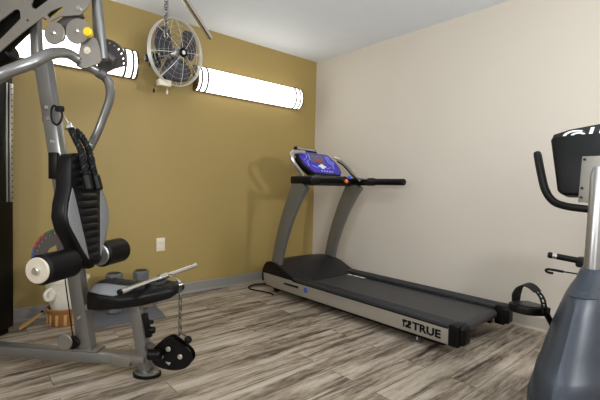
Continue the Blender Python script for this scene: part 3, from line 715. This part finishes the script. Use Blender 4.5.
# straight bar lying on the seat
t = thing('straight_bar', 'short chrome cable bar lying across the front of the black seat', 'bar', gpt(.06, 0, .49), 0)
A_, B_ = G(-.040, -.205, .499), G(.155, .290, .541); dr = (B_-A_).normalized()
MB().cyl(A_, B_, .0135, 22, .002).build('handle', 'chrome', t)
MB().cyl(A_-dr*.004, A_+dr*.012, .0145, 20, .002).build('end_cap', 'rub', t, label='black end cap')
mid = A_.lerp(B_, .52)
MB().cyl(mid-dr*.028, mid+dr*.028, .019, 22, .003).build('collar', 'chrome', t)
mb = MB(); mb.tube([mid+Vector((0, 0, .002)), mid+Vector((.03, -.03, .012)), G(.165, -.01, .525), G(.192, -.028, .512)], .007, 12, smooth=5); mb.torus(G(.195, -.028, .508), .013, .0035, (0, 0, 1), 18); mb.build('swivel_eye', 'chrome', t)

# ------------------------------------------------------------------ floor items by the olive wall
o = MB().box((-2.262, -.315, .006), (.50, .42, .012), Matrix.Rotation(R(-8), 3, 'Z'), bev=.003).build('exercise_mat', 'mat_')
tag(solo(o, (-2.262, -.315, 0)), 'dark grey exercise mat flat on the floor behind the home gym', 'mat')
def dumbbell(loc, label):
    x, y, z = loc; t = thing('dumbbell', label, 'dumbbell', loc, group='dumbbells standing on end')
    for z0, z1 in ((0, .085), (.225, .31)):
        mb = MB(); mb.tube([(x, y, z+z0), (x, y, z+z0+.012), (x, y, z+z1-.012), (x, y, z+z1)], [.052, .064, .064, .052], 8); mb.build('head', 'db', t)
    MB().cyl((x, y, z+.08), (x, y, z+.23), .017, 18).build('handle', 'alu', t)
    mb = MB(); mb.cyl((x, y, z+.308), (x, y, z+.3125), .045, 24); mb.build('end_face', 'dgrey', t)
dumbbell((-2.325, -.235, .012), 'grey dumbbell standing on end, nearer the post, left of its twin')
dumbbell((-2.125, -.25, .012), 'grey dumbbell standing on end, right of its twin by the wall')
# bin in basket
bc = Vector((-2.655, -.24, 0))
t = thing('wicker_basket', 'low brown wicker basket on the floor holding the white bin', 'basket', bc, 0)
mb = MB(); mb.lathe([(.001, .0), (.098, .0), (.110, .04), (.120, .10), (.124, .118), (.118, .124), (.112, .11), (.102, .04), (.092, .012), (.001, .012)], Matrix.Translation(bc), 40)
mb.build('bowl', 'wicker', t)
mb = MB(); mb.tube([bc+Vector((.121*math.cos(2*math.pi*k/96), .121*math.sin(2*math.pi*k/96), .122+.004*(-1)**k)) for k in range(96)], .008, 8, closed=True); mb.build('woven_rim', 'wicker', t)
mb = MB()
for k in range(14):
    a = 2*math.pi*k/14; mb.box(bc+Vector((.118*math.cos(a), .118*math.sin(a), .055)), (.008, .02, .075), Matrix.Rotation(a, 3, 'Z'), bev=.003)
mb.build('lacing', 'wood', t)
t = thing('plastic_bin', 'off white tapered plastic bin standing in the wicker basket', 'bin', bc+Vector((0, 0, .012)), 0)
mb = MB(); tl = Matrix.Translation(bc+Vector((.004, 0, .0125)))
mb.lathe([(.001, 0), (.074, 0), (.080, .02), (.140, .305), (.150, .308), (.150, .322), (.138, .322), (.078, .012), (.001, .012)], tl, 36); mb.build('body', 'bin', t)
hc = bc+Vector((-.115, -.085, .245))
mb = MB(); mb.tube([hc+Vector((.05, .02, .03)), hc+Vector((.0, 0, .035)), hc+Vector((-.028, -.01, .01)), hc+Vector((-.02, -.01, -.03)), hc+Vector((.02, .01, -.035)), hc+Vector((.05, .02, -.02))], .012, 12, smooth=5, closed=True)
mb.cyl(hc+Vector((0, -.004, 0)), hc+Vector((.012, .012, 0)), .034, 24, .003); mb.build('side_handle', 'bin', t)
t = thing('wooden_paddle', 'light wooden paddle leaning from the floor against the wicker basket', 'paddle', (-2.92, -.19, 0), 0)
def pad(i, j):
    u = j/8.0; c_ = Vector((-2.93, -.20, .008)).lerp(Vector((-2.785, -.165, .085)), u); hw = .026-.012*u
    return c_+Vector((0, (-hw, hw, hw, -hw)[i], (-.006, -.006, .006, .006)[i]))
mb = MB(); mb.grid(pad, 4, 9, close_u=True, caps=True); mb.build('blade', 'wood', t)
mb = MB(); mb.tube([(-2.795, -.167, .082), (-2.783, -.164, .088)], .014, 12); mb.build('grip_wrap', 'rub', t)

# ------------------------------------------------------------------ exercise bike
BK = thing('exercise_bike', 'blue grey recumbent exercise bike seen from the front at the right edge', 'exercise bike', (-1.3, -3.06, 0))
def bike():
    b = BK; yc = -3.06
    # shroud: sections (z, front ridge x, half width, back x)
    S = [(.02, -1.76, .150, -.96), (.10, -1.765, .150, -.95), (.20, -1.75, .150, -.94), (.30, -1.715, .148, -.95), (.352, -1.685, .145, -.97), (.358, -1.678, .141, -.975), (.43, -1.615, .134, -1.02), (.50, -1.555, .118, -1.06), (.56, -1.505, .098, -1.10), (.61, -1.465, .082, -1.13), (.64, -1.42, .066, -1.15)]
    def sec(i, j):
        z, fx, hw, bxk = S[j]
        hp = [(fx, 0)]+[(fx+.36*(1-math.cos(R(a)))**.9, (math.sin(R(a))*.82+.18*a/90)) for a in (12, 24, 36, 48, 60, 74, 90)]+[(bxk-.08, 1), (bxk, .6)]
        P = hp+[(bxk, 0)]+[(q[0], -q[1]) for q in hp[:0:-1]]
        k = min(1, (bxk-fx)/.6)
        P = [(fx+(p[0]-fx)*k if p[0] < bxk-.1 else p[0], p[1]) for p in P]
        return Vector((P[i][0], yc+hw*P[i][1], z))
    MB().grid(sec, 20, len(S), close_u=True, caps=True).build('shroud', 'bike', b, ang=34)
    SK = [(.0, -1.775, .158, -.95), (.02, -1.780, .160, -.94), (.262, -1.742, .1555, -.94), (.274, -1.735, .150, -.945)]
    S[:] = SK
    MB().grid(sec, 20, len(S), close_u=True, caps=True).build('base_skirt', 'bike', b, ang=34)
    # collar where the mast comes out
    mb = MB(); mb.grid(lambda i, j: Vector((-1.29, yc, 0))+Vector(((.115, .09, .06, .048, .040)[j]*math.cos(2*math.pi*i/28)*1.25-.02+.018*j, (.068, .060, .050, .044, .038)[j]*math.sin(2*math.pi*i/28), (.62, .645, .67, .70, .715)[j])), 28, 5, close_u=True, caps=True); mb.build('mast_collar', 'bike', b)
    # dark seam panel on the far right
    MB().plate([(-1.40, .10), (-1.06, .10), (-1.08, .30), (-1.15, .36), (-1.33, .36), (-1.42, .30)], .012, frame((0, yc-.139, 0), (1, 0, 0), (0, 0, 1)), bev=.004).build('side_cover', 'blackp', b)
    mb = MB(); mb.bar((-1.62, yc-.20, .025), (-1.62, yc+.10, .025), .07, .05, bev=.012); mb.bar((-1.0, yc, .05), (-.35, yc, .05), .09, .06, bev=.012); mb.bar((-.40, yc-.24, .028), (-.40, yc+.10, .028), .07, .056, bev=.012); mb.build('base_frame', 'mast', b)
    # mast
    m0, m1 = Vector((-1.265, yc, .66)), Vector((-1.238, yc-.004, 1.135))
    MB().tube([m0, m1-Vector((0, 0, .03)), m1], [.031, .030, .020], 28).build('mast', 'mast', b)
    # console
    cx, cz = -1.165, 1.17
    fr = frame((cx, yc, cz), (0, -1, 0), (.16, 0, 1))  # x to the right of the picture, normal toward the room
    o = [(-.130, -.165), (-.150, -.145), (-.196, .088), (-.188, .108), (-.12, .126), (0, .142), (.12, .126), (.188, .108), (.196, .088), (.150, -.145), (.130, -.165)]
    co = MB().plate(o, .085, fr @ Matrix.Translation((0, 0, -.04)), bev=.012).build('console', 'blackp', b)
    MB().plate([(-.188, .092), (-.184, .108), (-.12, .127), (0, .143), (.12, .127), (.184, .108), (.188, .092), (.12, .098), (0, .104), (-.12, .098)][::-1], .05, fr @ Matrix.Translation((0, .004, -.004)), bev=.003).build('console_brow', 'dgrey', co)
    lg = MB()
    for r0, r1, a0, a1, cx_ in ((.040, .030, 55, 175, -.098), (.024, .014, 20, 165, -.088)):
        n_ = 10; ar = [(cx_+1.2*r0*math.cos(R(a0+(a1-a0)*k/n_)), .100+r0*.62*math.sin(R(a0+(a1-a0)*k/n_))) for k in range(n_+1)]
        ar += [(cx_+1.2*r1*math.cos(R(a1-(a1-a0)*k/n_)), .100+r1*.62*math.sin(R(a1-(a1-a0)*k/n_))) for k in range(n_+1)]
        lg.plate(ar, .002, fr @ Matrix.Translation((0, 0, .046)))
    for x in (-.040, -.004, .032, .068): lg.plate([(x-.009, .104), (x+.004, .104), (x+.010, .132), (x-.003, .132)], .002, fr @ Matrix.Translation((0, 0, .046)))
    lg.build('emblem', 'white', co, smooth=False, label='white arc emblem and strokes on the console brow')
    mb = MB(); mb.box(fr @ Vector((.0, -.095, .048)), (.130, .20, .008), fr.to_3x3(), bev=.003); pl = mb.build('mounting_plate', 'plate', b, label='grey plate bolted to the console back')
    for x in (-.054, .054):
        for y in (-.175, -.135, -.01): MB().cyl(fr @ Vector((x, y, .050)), fr @ Vector((x, y, .055)), .0055, 10).build('screw', 'blackp', pl)
    # handlebar, both ends turned up
    for s_ in (1, -1):
        p = [(-1.235, yc, .955), (-1.235, yc+s_*.05, .958), (-1.225, yc+s_*.120, .966), (-1.205, yc+s_*.172, .986), (-1.18, yc+s_*.212, 1.035), (-1.145, yc+s_*.243, 1.11), (-1.10, yc+s_*.277, 1.205)]
        h = MB().tube(p, [.016, .016, .0165, .017, .0175, .018, .018], 18, smooth=6).build('handlebar', 'foam', b)
        MB().cyl((-1.102, yc+s_*.276, 1.200), (-1.093, yc+s_*.282, 1.218), .0165, 18, .003).build('end_plug', 'dgrey', h)
    # crank and near pedal
    MB().tube([(-1.30, yc+.12, .44), (-1.30, yc+.135, .465), (-1.335, yc+.14, .500), (-1.345, yc+.14, .510)], .0125, 12, smooth=3).build('crank_arm', 'blackp', b)
    MB().tube([(-1.30, yc-.14, .44), (-1.26, yc-.15, .37), (-1.22, yc-.155, .33)], .0125, 12, smooth=3).build('crank_arm', 'blackp', b)
    MB().cyl((-1.30, yc-.14, .43), (-1.30, yc+.120, .43), .02, 18).build('crank_axle', 'blackp', b)
    def pedal(cy, cx_, cz_):
        pd = MB().cyl((cx_, cy-.075, cz_), (cx_, cy+.05, cz_), .010, 12).build('pedal', 'blackp', b, label='black pedal with a foot strap')
        q = MB(); so = smoothpoly([(-.070, -.050), (0, -.066), (.065, -.055), (.075, 0), (.065, .055), (0, .066), (-.070, .050), (-.095, 0)], 4)
        fp = frame((cx_, cy, cz_), (1, -.26, -.10), (.26, 1, 0))
        q.plate(so, .034, fp @ Matrix.Translation((0, 0, -.02)), bev=.006); q.build('tread', 'blackp', pd)
        q = MB(); q.plate([(x*.84, y*.84) for x, y in so], .003, fp @ Matrix.Translation((0, 0, .0145)), bev=.001); q.build('tread_pad', 'dgrey', pd)
        arc = [(.060, -.01), (.064, .02), (.063, .052), (.050, .082), (.024, .098), (-.006, .094), (-.030, .078)]
        sec_ = [(.09, 1), (-.09, 1), (-.09, -1), (.09, -1)]
        q = MB(); q.tube([fp @ Vector((0, yv, zv)) for yv, zv in arc], [.026, .040, .044, .034, .028, .025, .021], smooth=4, sect=sec_)
        for s_ in (-1, 1): q.tube([fp @ Vector((s_*.013, yv, zv)) for yv, zv in ((-.028, .080), (-.050, .060), (-.062, .034), (-.070, -.006))], .0042, 8, smooth=3)
        for yv, zv in ((-.040, .071), (-.053, .055), (-.0615, .036), (-.0665, .016), (-.0695, -.003)): q.tube([fp @ Vector((-.013, yv, zv)), fp @ Vector((.013, yv, zv))], .0042, 8)
        q.build('foot_strap', 'rub', pd)
        return fp
    pedal(yc+.205, -1.345, .512)
    pedal(yc-.215, -1.22, .33)
    # seat post with hip handles
    mb = MB(); mb.bar((-.62, yc, .06), (-.56, yc, .46), .07, .08, (0, 1, 0), .01); mb.build('seat_post', 'mast', b)
    MB().box((-.58, yc, .49), (.34, .32, .07), bev=.03, seg=4).build('seat', 'black', b)
    MB().box((-.40, yc, .72), (.07, .30, .40), Matrix.Rotation(R(12), 3, 'Y'), bev=.03, seg=4).build('seat_back', 'black', b)
    for s_ in (1, -1):
        MB().box((-.72, yc+s_*.155, .652), (.07, .07, .055), bev=.012).build('handle_mount', 'dgrey', b)
        h = MB().cyl((-.72, yc+s_*.14, .655), (-.80, yc+s_*.305, .680), .0165, 20, .004).build('hip_handle', 'foam', b)
        MB().cyl((-.783, yc+s_*.270, .675), (-.792, yc+s_*.288, .6775), .0172, 20).build('pulse_sensor', 'alu', h)
        MB().tube([(-.72, yc+s_*.13, .652), (-.60, yc+s_*.12, .56)], .016, 12).build('handle_stay', 'blackp', b)
    MB().tube([(-.72, yc+.17, .585), (-.735, yc+.25, .588)], .004, 8).tube([(-.735, yc+.245, .588), (-.75, yc+.31, .592), (-.755, yc+.325, .585), (-.753, yc+.315, .575), (-.748, yc+.29, .573)], .007, 10, smooth=4).build('seat_lever', 'blackp', b)
    MB().tube([(-.72, yc+.17, .585), (-.64, yc+.10, .53)], .005, 8).build('lever_rod', 'blackp', b)
bike()

for o in bpy.data.objects:
    if '_org' in o: del o['_org']
